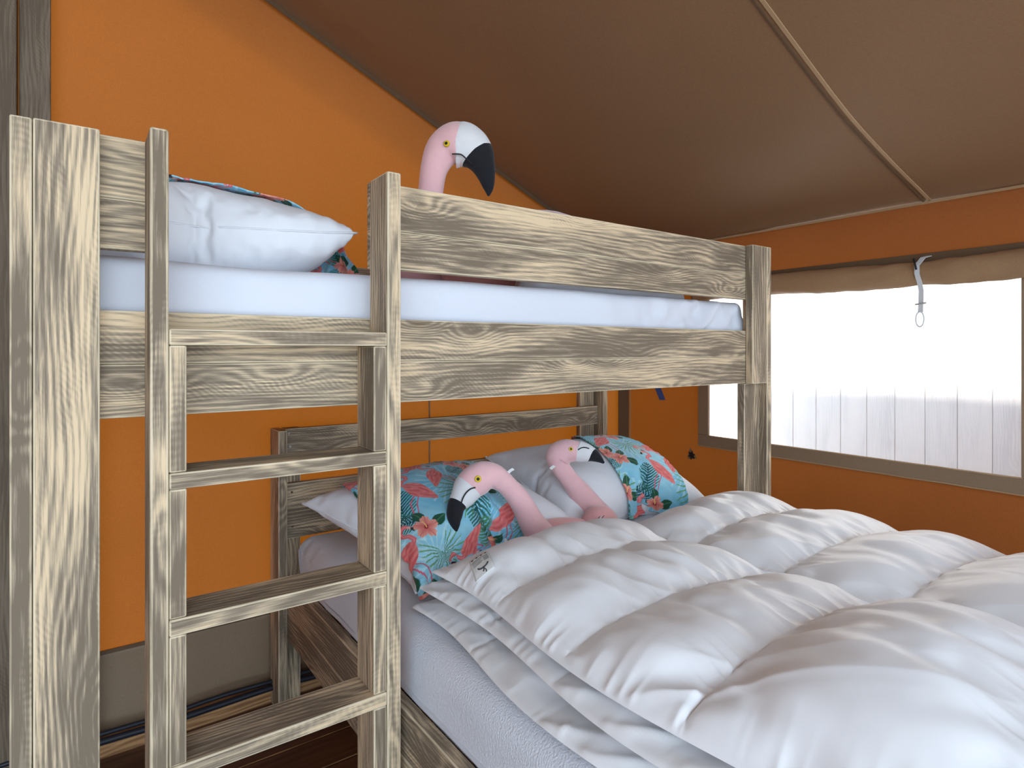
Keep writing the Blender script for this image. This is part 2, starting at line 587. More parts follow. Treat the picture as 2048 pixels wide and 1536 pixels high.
# rolled-up blind
V, Fc = [], []
ny, ns = 110, 28
y0, y1 = WY0 - 0.045, WY1 + 0.045
for j in range(ny + 1):
    y = y0 + (y1 - y0) * j / ny
    pinch = math.exp(-((y - 0.815) / 0.045) ** 2)
    for k in range(ns):
        a = 2 * math.pi * k / ns
        r = 1 + 0.10 * mnoise.noise(Vector((y * 7, math.cos(a) * 1.4, math.sin(a) * 1.4))) + 0.07 * mnoise.noise(Vector((y * 21 + math.cos(a), math.sin(a) * 2, 4)))
        r *= 1 - 0.13 * pinch
        V.append((XR - 0.042 + math.cos(a) * 0.032 * r, y, 1.450 - 0.006 * math.sin((y - y0) * 5) + math.sin(a) * 0.043 * r))
    if j:
        for k in range(ns):
            b = (j - 1) * ns
            Fc.append((b + k, b + (k + 1) % ns, b + ns + (k + 1) % ns, b + ns + k))
Fc += [tuple(range(ns))[::-1], tuple(ny * ns + k for k in range(ns))]
from_np('rolled_blind', V, Fc, 'blind', window)
# white tie strap with toggle
sy = 0.816
strap = empty('tie_strap', (XR - 0.08, sy, 1.27))
strap.parent = window
strap.location = Vector((XR - 0.08, sy, 1.27)) - Vector(window.location)
pts = [(XR - 0.012, sy - 0.006, 1.505), (XR - 0.045, sy, 1.497), (XR - 0.074, sy + 0.008, 1.47), (XR - 0.078, sy + 0.006, 1.44), (XR - 0.066, sy + 0.002, 1.41), (XR - 0.06, sy, 1.385), (XR - 0.06, sy + 0.001, 1.35), (XR - 0.06, sy + 0.002, 1.315)]
ribbon('strap', pts, (0, 1, 0.1), 0.015, 'white_strap', strap, 0.002)
sweep('strap_loop', [((XR - 0.06, sy + 0.004 + 0.012 * math.sin(t), 1.292 + 0.025 * math.cos(t)), 0.0022) for t in [0.1 + k * 0.61 for k in range(11)]], 'white_strap', strap, ns=8, sub=4)
sweep('toggle', [((XR - 0.064, sy - 0.016, 1.345), 0.0028), ((XR - 0.064, sy + 0.016, 1.341), 0.0028)], 'metal', strap, ns=8)
sweep('strap_hook', [((XR - 0.076, sy + 0.016, 1.492), 0.003), ((XR - 0.083, sy + 0.010, 1.475), 0.003), ((XR - 0.083, sy + 0.006, 1.455), 0.003)], 'black', strap, ns=8)

# roof canvas
def roof_f(a, b):
    y = -1.5 + (YB + 0.16 + 1.5) * b
    x = -3.2 + 5.82 * a
    z = roof_s(x) + 0.012 * mnoise.noise(Vector((x * 1.1, y * 1.1, 8.0))) * (1 if y < YB - 0.1 else 0.0)
    return (x, y, z)
ceiling = tag(grid_solid('ceiling', roof_f, 110, 60, 'roof', None, 0.004), kind='structure')
def roof_line(name, y, w, mat, x0=-0.9, x1=XR):
    n = 60
    ribbon(name, [(x0 + (x1 - x0) * k / n, y - 0.03 * (k / n), roof_f((x0 + (x1 - x0) * k / n + 3.2) / 5.82, (y + 1.5) / (YB + 1.66))[2] - 0.004) for k in range(n + 1)], (0, 1, 0), w, mat, ceiling, 0.003)
roof_line('roof_seam', 0.842, 0.010, 'seam', 0.2)
roof_line('roof_seam', 0.860, 0.005, 'khaki_dark', 0.2)
roof_line('roof_seam', -0.66, 0.012, 'seam', 0.2)
ribbon('eave_piping', [(XR - 0.006, -1.45 + 0.1 * k, 1.686) for k in range(37)], (0.4, 0, 1), 0.008, 'seam', ceiling, 0.004)

# other gable half and left side of the tent, behind the photographer
def wl_f(a, b):
    return (-3.18, -1.5 + (YB + 1.5) * a, 2.53 * b)
wall_left = tag(grid_solid('wall_left', wl_f, 20, 12, 'canvas', None, 0.003), kind='structure')

# timber at the foot of the gable wall, frame post
baseboard = tag(empty('baseboard_back', (0, YB - 0.05, 0)), kind='structure')
plank('base_beam', baseboard, (-3.1, XR - 0.02), (YB - 0.050, YB - 0.012), (-0.03, 0.046), ('pine', 'pine'), 0.003)
post = tag(empty('trim_1', (-0.2, YB - 0.02, 0)), kind='structure')
plank('post_board', post, (-0.1335, -0.0635), (YB - 0.040, YB - 0.006), (0.05, 2.60), ('post', 'post'), 0.003)
plank('post_board', post, (-0.30, -0.1365), (YB - 0.062, YB - 0.010), (0.05, 2.66), ('post', 'post'), 0.003)

# cables along the wall foot
for k, (yo, zz, r, lab) in enumerate(((0.070, 0.066, 0.010, 'black cable lying along the top of the pine beam'), (0.062, 0.086, 0.007, 'thinner dark cable resting above the black cable by canvas skirt'))):
    pth = [((-0.9 + 0.16 * j, YB - yo + 0.004 * math.sin(j * 1.7 + k), zz - 0.010 + 0.003 * math.sin(j * 2.3 + k)), r) for j in range(20)]
    tag(sweep('cable', pth, 'rubber', None, ns=10, sub=3), lab, 'cable')

# ------------------------------------------------------------------ outside the window
ground = box('ground', (-7, -5, -0.32), (7, 7, -0.25), 'gravel')
tag(ground, kind='structure')
fence = tag(empty('fence', (3.2, 1.0, -0.25)), 'pale vertical board fence standing outside the window', 'fence')
yy = -0.9
while yy < 3.6:
    plank('board', fence, (3.2, 3.222), (yy + 0.0002, yy + 0.1273), (-0.25, 2.6), ('fence', 'fence'), 0.003, seg=1)
    yy += 0.1275
plank('rail', fence, (3.224, 3.26), (-0.9, 3.6), (0.2, 0.3), ('fence', 'fence'))
plank('rail', fence, (3.224, 3.26), (-0.9, 3.6), (1.7, 1.8), ('fence', 'fence'))

# ------------------------------------------------------------------ bunk bed
BF = 1.20            # front face of the corner posts
bunk = tag(empty('bunk_bed', (1.0, 1.65, 0)), 'high single bunk of weathered grey-washed planks spanning above the double bed', 'bed')
T = 0.0285
def bp(name, xr, yr, zr, **k):
    return plank(name, bunk, xr, yr, zr, **k)
# front left corner post
bp('post_board', (-0.0865, -0.0590), (BF, BF + 0.10), (0, 1.5535))
bp('post_board', (-0.0580, 0.0288), (BF, BF + T), (0, 1.5545))
# front right corner post
bp('post_board', (1.9905, 2.0165), (BF + 0.001, BF + 0.10), (0, 1.558))
bp('post_board', (1.9005, 1.9895), (BF, BF + T), (1.0725, 1.5575))
bp('post_board', (1.8975, 1.9895), (BF + 0.031, BF + 0.060), (0, 1.0715))
# rear right corner post, seen behind the pillows
bp('post_board', (1.990, 2.0165), (2.023, 2.12), (0, 1.5555))
bp('post_board', (1.900, 1.989), (2.086, 2.114), (0, 1.5555))
# rear left corner post
bp('post_board', (-0.0865, -0.0590), (2.023, 2.12), (0, 1.5535))
bp('post_board', (-0.0580, 0.0288), (2.092, 2.12), (0, 1.5545))
# front side boards and guard boards
R0, R1 = BF + 0.030, BF + 0.0585
bp('side_board', (-0.058, 1.989), (R0, R1), (1.1655, 1.258))
bp('side_board', (-0.058, 1.989), (R0, R1), (1.073, 1.165))
bp('guard_board', (0.515, 1.989), (R0, R1), (1.4540, 1.5565))
bp('guard_board', (0.515, 1.989), (R0, R1), (1.3690, 1.4535))
bp('guard_board', (-0.058, 0.118), (R0, R1), (1.4500, 1.5555))
bp('guard_board', (-0.058, 0.118), (R0, R1), (1.3630, 1.4495))
# rear boards
bp('side_board', (0.030, 1.899), (2.088, 2.116), (1.073, 1.258))
bp('guard_board', (-0.058, 1.989), (2.060, 2.085), (1.40, 1.485))
# end boards
for xr in ((-0.058, -0.030), (1.961, 1.989)):
    bp('end_board', xr, (R1 + 0.004, 2.058), (1.1655, 1.258))
    bp('end_board', xr, (R1 + 0.004, 2.058), (1.073, 1.165))
bp('guard_board', (-0.058, -0.030), (R1 + 0.004, 2.058), (1.40, 1.5555))
for k in range(13):
    x = 0.04 + k * 0.148
    bp('bed_slat', (x, x + 0.075), (R1 + 0.003, 2.058), (1.130, 1.150))

# ladder hooked in front of the bunk
LF = 1.135
ladder = tag(empty('ladder', (0.32, LF + 0.05, 0)), 'weathered plank ladder leaning upright against the bunk front', 'ladder')
LB = BF + 0.0285
stiles = ((0.0940, 0.1212), (0.5084, 0.5390))
for xr in stiles:
    plank('stile', ladder, xr, (LF, LB), (0, 1.5545), bevel=0.004)
tread_top = [1.2255, 0.985, 0.741, 0.4955, 0.25]
x0, x1 = stiles[0][1] + 0.0005, stiles[1][0] - 0.0005
for k, zt in enumerate(tread_top):
    plank('tread', ladder, (x0, x1), (LF + 0.001, LB), (zt - 0.0275, zt))
    lo = tread_top[k + 1] if k + 1 < len(tread_top) else 0.0
    plank('spacer', ladder, (x0, x0 + 0.026), (LF + 0.003, LB - 0.001), (lo + 0.0005, zt - 0.028))
    plank('spacer', ladder, (x1 - 0.0275, x1), (LF + 0.003, LB - 0.001), (lo + 0.0005, zt - 0.028))

# ------------------------------------------------------------------ double bed below
bed = tag(empty('double_bed', (1.25, 1.05, 0)), 'low double bed frame of weathered planks with slatted headboard beneath the bunk', 'bed')
def dp(name, xr, yr, zr, **k):
    return plank(name, bed, xr, yr, zr, **k)
dp('headboard_post', (0.5270, 0.5553), (2.025, 2.130), (0, 0.9255))
dp('headboard_post', (0.5563, 0.6160), (2.087, 2.115), (0, 0.9265))
hr = dp('headboard_board', (0.5563, 1.985), (2.056, 2.0855), (0.842, 0.9275))
hl = dp('headboard_board', (0.5563, 1.985), (2.056, 2.0855), (0.560, 0.744))
for (px, pz) in ((0.568, 0.912), (0.572, 0.868), (1.972, 0.872)):
    s = sweep('screw', [((px, 2.0565, pz), 0.0045), ((px, 2.0545, pz), 0.0040)], 'metal', hr, ns=10, sub=1)
for (px, pz) in ((0.578, 0.715), (0.580, 0.600)):
    s = sweep('screw', [((px, 2.0565, pz), 0.0040), ((px, 2.0550, pz), 0.0036)], 'khaki_dark', hl, ns=10, sub=1)
dp('side_rail', (0.5565, 0.5850), (-0.03, 2.054), (0.330, 0.432))
dp('side_rail', (0.5565, 0.5850), (-0.03, 2.054), (0.240, 0.3295))
dp('foot_board', (0.5860, 1.985), (-0.03, 0.0), (0.240, 0.432))
dp('side_rail', (1.9600, 1.9885), (0.001, 1.196), (0.240, 0.432))
dp('leg', (0.5860, 0.660), (0.001, 0.030), (0, 0.40))
dp('leg', (1.8800, 1.9590), (0.001, 0.030), (0, 0.40))
for k in range(12):
    y = 0.10 + k * 0.16
    dp('bed_slat', (0.5860, 1.9590), (y, y + 0.08), (0.375, 0.393))

# ------------------------------------------------------------------ mattresses
def mattress(name, lo, hi, mat, r=0.05, res=0.02, crease=None):
    lo, hi = np.array(lo), np.array(hi)
    c, h = (lo + hi) / 2, (hi - lo) / 2
    nx, ny, nz_ = [max(4, int(math.ceil(2 * x / res))) for x in h]
    V, Fc = [], []
    keep = {}
    def vid(i, j, k):
        key = (i, j, k)
        if key not in keep:
            p = np.array([-1 + 2 * i / nx, -1 + 2 * j / ny, -1 + 2 * k / nz_]) * h
            q = np.clip(p, -(h - r), h - r)
            d = p - q
            L = np.linalg.norm(d)
            if L > 1e-9:
                m = np.max(np.abs(d))
                p = q + d / L * min(m if m < r else r, r)
            P = p + c
            P = P + crease(P, p / h) if crease is not None else P
            keep[key] = len(V)
            V.append(P)
        return keep[key]
    def face(a, b, cc, d):
        Fc.append((vid(*a), vid(*b), vid(*cc), vid(*d)))
    for i in range(nx):
        for j in range(ny):
            face((i, j, nz_), (i + 1, j, nz_), (i + 1, j + 1, nz_), (i, j + 1, nz_))
            face((i, j, 0), (i, j + 1, 0), (i + 1, j + 1, 0), (i + 1, j, 0))
    for i in range(nx):
        for k in range(nz_):
            face((i, 0, k), (i + 1, 0, k), (i + 1, 0, k + 1), (i, 0, k + 1))
            face((i, ny, k), (i, ny, k + 1), (i + 1, ny, k + 1), (i + 1, ny, k))
    for j in range(ny):
        for k in range(nz_):
            face((0, j, k), (0, j, k + 1), (0, j + 1, k + 1), (0, j + 1, k))
            face((nx, j, k), (nx, j + 1, k), (nx, j + 1, k + 1), (nx, j, k + 1))
    return from_np(name, V, Fc, mat)

def crease_up(P, q):
    x, y, z = P
    w = max(0.0, min(1.0, (x - 0.95) / 0.7))
    n = mnoise.noise(Vector((x * 16 + z * 9, z * 4, 2.0))) * 0.009 * w * 1.4
    n += (abs(mnoise.noise(Vector((x * 9 - z * 12, z * 7 + x * 2, 5.0)))) - 0.2) * 0.045 * w * w
    n += 0.0025 * mnoise.noise(Vector((x * 5, z * 6, 1.0)))
    front = max(0.0, -q[1]) ** 4
    dz = -0.006 * math.exp(-((x - 0.25) / 0.3) ** 2) + 0.004 * mnoise.noise(Vector((x * 4, y * 4, 0)))
    return np.array((0, n * front, dz * max(0, q[2])))
mu = mattress('bunk_mattress', (-0.028, R1 + 0.006, 1.151), (1.957, 2.055, 1.362), 'sheet_up', 0.035, 0.0125, crease_up)
tag(mu, 'thin single mattress in white fitted sheet on the upper bunk', 'mattress')

def crease_lo(P, q):
    x, y, z = P
    e = max(0.0, -q[0]) ** 6
    n = -0.004 * mnoise.noise(Vector((y * 5, z * 8, 2.0))) * e
    dz = 0.004 * mnoise.noise(Vector((x * 4, y * 4, 0))) * max(0, q[2])
    head = math.exp(-((2.0 - y) / 0.15) ** 2) * e
    n += 0.006 * math.sin(y * 90) * head * max(0, 0.4 + q[2])
    return np.array((n, 0, dz))
ml = mattress('double_mattress', (0.5880, 0.004, 0.394), (1.957, 2.050, 0.572), 'sheet', 0.055, 0.022, crease_lo)
tag(ml, 'wide double mattress in white terry fitted sheet on the low bed', 'mattress')
ribbon('sheet_hem', [(0.5868, 0.03 + 0.1 * k, 0.441 + 0.002 * math.sin(k * 2.1)) for k in range(20)], (0, 0, 1), 0.012, 'sheet_up', ml, 0.002)

# ------------------------------------------------------------------ cloth inflation (pillows, quilts)
def inflate(V, Fc, pins, frames, pressure, shrink, bend=0.1, tens=15.0, mass=0.3):
    me = bpy.data.meshes.new('cloth_tmp')
    me.from_pydata(V.tolist(), [], [list(f) for f in Fc])
    o = bpy.data.objects.new('cloth_tmp', me)
    COL.objects.link(o)
    md = o.modifiers.new('cloth', 'CLOTH')
    st = md.settings
    st.quality = 5
    st.mass = mass
    st.tension_stiffness = tens
    st.compression_stiffness = tens
    st.shear_stiffness = 4
    st.bending_stiffness = bend
    st.air_damping = 2.0
    st.use_pressure = True
    st.uniform_pressure_force = pressure
    st.shrink_min = shrink
    st.effector_weights.gravity = 0.0
    md.collision_settings.use_collision = False
    md.collision_settings.use_self_collision = False
    if pins is not None:
        vg = o.vertex_groups.new(name='pin')
        vg.add([int(i) for i in pins], 1.0, 'REPLACE')
        st.vertex_group_mass = 'pin'
        st.pin_stiffness = 10.0
    md.point_cache.frame_start = 1
    md.point_cache.frame_end = frames + 1
    for f in range(1, frames + 1):
        scene.frame_set(f)
    dg = bpy.context.evaluated_depsgraph_get()
    ev = o.evaluated_get(dg)
    m2 = ev.to_mesh()
    W = np.empty(len(m2.vertices) * 3)
    m2.vertices.foreach_get('co', W)
    ev.to_mesh_clear()
    bpy.data.objects.remove(o, do_unlink=True)
    bpy.data.meshes.remove(me)
    scene.frame_set(1)
    return W.reshape(-1, 3)

def two_layer(nx, ny, w, h, seams=()):
    """grid indices of a closed two-layer sheet sewn along its border and along rows in 'seams'"""
    V, top, bot, pins = [], {}, {}, []
    for j in range(ny + 1):
        for i in range(nx + 1):
            x, y = -w / 2 + w * i / nx, -h / 2 + h * j / ny
            sewn = i in (0, nx) or j in (0, ny) or j in seams
            if sewn:
                top[(i, j)] = bot[(i, j)] = len(V)
                pins.append(len(V))
                V.append((x, y, 0))
            else:
                e = 0.004 + 0.003 * NPR.rand()
                top[(i, j)] = len(V); V.append((x, y, e))
                bot[(i, j)] = len(V); V.append((x, y, -e))
    Fc = []
    for j in range(ny):
        for i in range(nx):
            Fc.append((top[(i, j)], top[(i + 1, j)], top[(i + 1, j + 1)], top[(i, j + 1)]))
            Fc.append((bot[(i, j)], bot[(i, j + 1)], bot[(i + 1, j + 1)], bot[(i + 1, j)]))
    return np.array(V), Fc, top, bot, pins

def subdiv(o, n):
    md = o.modifiers.new('smooth', 'SUBSURF')
    md.levels = n
    md.render_levels = n
    return o

# --- pillows: one inflated shape
PNX, PNY, PW, PH = 52, 42, 0.76, 0.60
pV, pF, pT, pB, pP = two_layer(PNX, PNY, PW, PH)
pS = inflate(pV, pF, None, 34, 5.0, -0.02, 0.12, 12.0)

# ------------------------------------------------------------------ printed cotton: flamingos, palm leaves, hibiscus
def hsh(x, y):
    return np.modf(np.abs(np.sin(x * 127.1 + y * 311.7) * 43758.5453))[0]
def vnoise(x, y):
    xi, yi = np.floor(x), np.floor(y)
    xf, yf = x - xi, y - yi
    u, v = xf * xf * (3 - 2 * xf), yf * yf * (3 - 2 * yf)
    return (hsh(xi, yi) * (1 - u) + hsh(xi + 1, yi) * u) * (1 - v) + (hsh(xi, yi + 1) * (1 - u) + hsh(xi + 1, yi + 1) * u) * v
def srgb(r, g, b):
    return np.array([((c / 255) / 12.92 if c <= 10 else ((c / 255 + 0.055) / 1.055) ** 2.4) for c in (r, g, b)])
def seg_d(x, y, pts):
    d = np.full(x.shape, 9.0)
    for (ax, ay), (bx, by) in zip(pts, pts[1:]):
        dx, dy = bx - ax, by - ay
        t = np.clip(((x - ax) * dx + (y - ay) * dy) / (dx * dx + dy * dy), 0, 1)
        d = np.minimum(d, np.hypot(x - ax - t * dx, y - ay - t * dy))
    return d

def print_colour(s, t):
    """colour of the cloth at (s, t) metres"""
    s, t = s / 1.32, t / 1.32
    w = vnoise(s * 9, t * 9) * 0.6 + vnoise(s * 25 + 4, t * 60) * 0.4
    c = srgb(84, 184, 222)[None, :] * (1 - w[:, None]) + srgb(176, 226, 238)[None, :] * w[:, None]
    per = 0.30
    def put(mask, col, a=1.0):
        m = (np.clip(mask, 0, 1) * a)[:, None]
        c[:] = c * (1 - m) + (col if np.ndim(col) == 2 else np.asarray(col)[None, :]) * m
    def local(px, py, rot, sc):
        x = np.mod(s - px + per / 2, per) - per / 2
        y = np.mod(t - py + per / 2, per) - per / 2
        cr, sr = math.cos(rot), math.sin(rot)
        return (x * cr + y * sr) / sc, (-x * sr + y * cr) / sc
    def fan(px, py, rot, sc):
        x, y = local(px, py, rot, sc)
        r, th = np.hypot(x, y), np.arctan2(y, x)
        rr = 1.0 - 0.35 * (np.abs(th) / math.pi) ** 2 + 0.08 * np.sin(th * 23)
        m = (np.abs(np.sin(th * 13)) < 0.75 - 0.55 * r) & (r < rr) & (np.abs(th) < 2.5)
        sh = np.clip(0.35 + 0.6 * r + 0.2 * np.sin(th * 13), 0, 1)[:, None]
        put(m * 1.0, srgb(22, 88, 66)[None] * (1 - sh) + srgb(120, 178, 112)[None] * sh)
    def fern(px, py, rot, sc, ca=(18, 74, 78), cb=(58, 128, 108)):
        x, y = local(px, py, rot, sc)
        prof = 0.42 * np.sqrt(np.clip(np.sin(np.clip(x + 0.02, 0, 1) * math.pi), 0, 1))
        k = np.modf(np.abs((x - np.abs(y) * 0.75 + 3) * 11))[0]
        m = (x > 0) & (x < 1) & (np.abs(y) < prof) & (np.abs(k - 0.5) < 0.34 - 0.2 * np.abs(y))
        m = m | ((x > -0.1) & (x < 0.98) & (np.abs(y) < 0.012))
        sh = np.clip(np.abs(y) * 2.4, 0, 1)[:, None]
        put(m * 1.0, srgb(*ca)[None] * (1 - sh) + srgb(*cb)[None] * sh)
    def leaf(px, py, rot, sc):
        x, y = local(px, py, rot, sc)
        m = (x > 0) & (x < 1) & (np.abs(y) < 0.28 * np.sin(np.clip(x, 0, 1) * math.pi))
        put(m * 1.0, srgb(28, 84, 62))
        put(m & (np.abs(y) < 0.02), srgb(84, 140, 100))
    def hib(px, py, rot, sc):
        x, y = local(px, py, rot, sc)
        r, th = np.hypot(x, y), np.arctan2(y, x)
        R = 0.62 + 0.38 * np.abs(np.cos(2.5 * th)) ** 0.7 + 0.05 * np.sin(th * 17)
        sh = np.clip(r / R + 0.18 * np.sin(th * 25) * r, 0, 1)[:, None]
        put((r < R) * 1.0, srgb(206, 74, 74)[None] * (1 - sh) + srgb(246, 168, 150)[None] * sh)
        put((np.abs(np.sin(2.5 * th)) < 0.12) & (r < R) & (r > 0.2), srgb(214, 96, 92), 0.7)
        put((r < 0.17) * 1.0, srgb(140, 26, 40))
        put((seg_d(x, y, [(0, 0), (0.5, 0.22)]) < 0.05) * 1.0, srgb(244, 196, 120))
    def flam(px, py, rot, sc, flip=1):
        x, y = local(px, py, rot, sc)
        x = x * flip
        nk = seg_d(x, y, [(0.30, 0.12), (0.46, 0.26), (0.42, 0.44), (0.30, 0.56), (0.34, 0.72), (0.48, 0.76), (0.56, 0.66)])
        put((nk < 0.055) * 1.0, srgb(236, 112, 118))
        put((nk < 0.02) * 1.0, srgb(248, 160, 158), 0.7)
        put((seg_d(x, y, [(0.56, 0.66), (0.62, 0.54)]) < 0.04) * 1.0, srgb(244, 190, 180))
        put((seg_d(x, y, [(0.61, 0.56), (0.62, 0.48)]) < 0.035) * 1.0, srgb(34, 34, 44))
        put((seg_d(x, y, [(-0.02, -0.15), (0.03, -0.55), (-0.03, -0.9)]) < 0.018) * 1.0, srgb(216, 104, 130))
        put((seg_d(x, y, [(0.08, -0.15), (0.2, -0.5), (0.08, -0.85)]) < 0.018) * 1.0, srgb(216, 104, 130))
        a, b = x * 0.86 + y * 0.5, -x * 0.5 + y * 0.86
        d = (a / 0.46) ** 2 + ((b - 0.05 * a) / 0.27) ** 2
        d2 = np.where(a < 0, (a / 0.62) ** 2 + (b / (0.27 * (1 + np.clip(a, -1, 0) * 0.9))) ** 2, d)
        body = d2 < 1
        str_ = 0.5 + 0.5 * np.sin(a * 10 + b * 44 + 5 * vnoise(a * 6, b * 6))
        str_ = np.clip(str_ * 0.45 + 0.55 * vnoise(a * 12, b * 18), 0, 1)[:, None]
        put(body * 1.0, srgb(222, 84, 90)[None] * (1 - str_) + srgb(248, 150, 142)[None] * str_)
    # faint pale leaves first, then the motifs
    x, y = s, t
    for (a, b, r0) in ((0.05, 0.22, 0.3), (0.21, 0.05, 2.2), (0.13, 0.12, 4.0)):
        xx, yy_ = local(a, b, r0, 0.085)
        th = np.arctan2(yy_, xx); rr = np.hypot(xx, yy_)
        put((np.abs(np.sin(th * 11)) < 0.4) & (rr < 1), srgb(206, 238, 244), 0.55)
    fan(0.075, 0.165, 2.3, 0.085)
    fern(0.085, 0.150, -1.9, 0.095)
    fern(0.200, 0.165, 1.35, 0.085)
    fern(0.215, 0.145, 2.7, 0.075)
    fan(0.235, 0.055, -1.4, 0.065)
    fern(0.100, 0.010, 1.9, 0.09, (30, 92, 70), (110, 170, 110))
    fern(0.140, 0.285, 3.6, 0.07)
    flam(0.155, 0.080, 0.15, 0.085, 1)
    flam(0.020, 0.045, 1.2, 0.085, -1)
    flam(0.265, 0.225, -0.5, 0.090, -1)
    flam(0.030, 0.255, 0.6, 0.075, 1)
    for (a, b, rr) in ((0.100, 0.168, 0.4), (0.225, 0.120, 1.2), (0.118, 0.010, 2.0), (0.145, 0.275, 0.2)):
        leaf(a + 0.012, b - 0.004, rr - 0.9, 0.045)
        leaf(a + 0.006, b + 0.010, rr + 0.7, 0.042)
        hib(a, b, rr, 0.027)
    return c

# --- build a pillow and its printed cover from the inflated shape
def dense_front(S, T_map, nx, ny, u0, u1, v0, v1, res, off, skew=0.0):
    """resample the upper layer on a fine grid (bilinear, smoothed) over i,j ranges given as fractions"""
    G = np.zeros((ny + 1, nx + 1, 3))
    for (i, j), k in T_map.items():
        G[j, i] = S[k]
    nu, nv = int((u1 - u0) * PW / res), int((v1 - v0) * PH / res)
    uu, vv = np.linspace(u0 * nx, u1 * nx, nu + 1), np.linspace(v0 * ny, v1 * ny, nv + 1)
    def cub(arr, pos, axis):
        n = arr.shape[axis] - 1
        i0 = np.clip(np.floor(pos).astype(int), 0, n - 1)
        f = pos - i0
        take = lambda k: np.take(arr, np.clip(k, 0, n), axis=axis)
        sh = [1] * arr.ndim
        sh[axis] = -1
        f = f.reshape(sh)
        p0, p1, p2, p3 = take(i0 - 1), take(i0), take(i0 + 1), take(i0 + 2)
        return 0.5 * ((2 * p1) + (-p0 + p2) * f + (2 * p0 - 5 * p1 + 4 * p2 - p3) * f ** 2 + (-p0 + 3 * p1 - 3 * p2 + p3) * f ** 3)
    Rw = cub(G, vv, 0)
    Q = np.zeros((nv + 1, nu + 1, 3))
    for r in range(nv + 1):
        sh_ = skew * nx * (1 - r / nv)
        Q[r] = cub(Rw[r:r + 1], np.clip(uu + sh_, 0, nx), 1)[0]
    du, dv = np.gradient(Q, axis=1), np.gradient(Q, axis=0)
    N = np.cross(du, dv)
    N /= np.maximum(np.linalg.norm(N, axis=2, keepdims=True), 1e-9)
    Q = Q + N * off
    U, Vv = np.meshgrid(uu / nx * PW, vv / ny * PH)
    return Q, U, Vv

def grid_faces(nu, nv, flip=False):
    Fc = []
    for j in range(nv):
        for i in range(nu):
            a = j * (nu + 1) + i
            f = (a, a + 1, a + nu + 2, a + nu + 1)
            Fc.append(f[::-1] if flip else f)
    return Fc

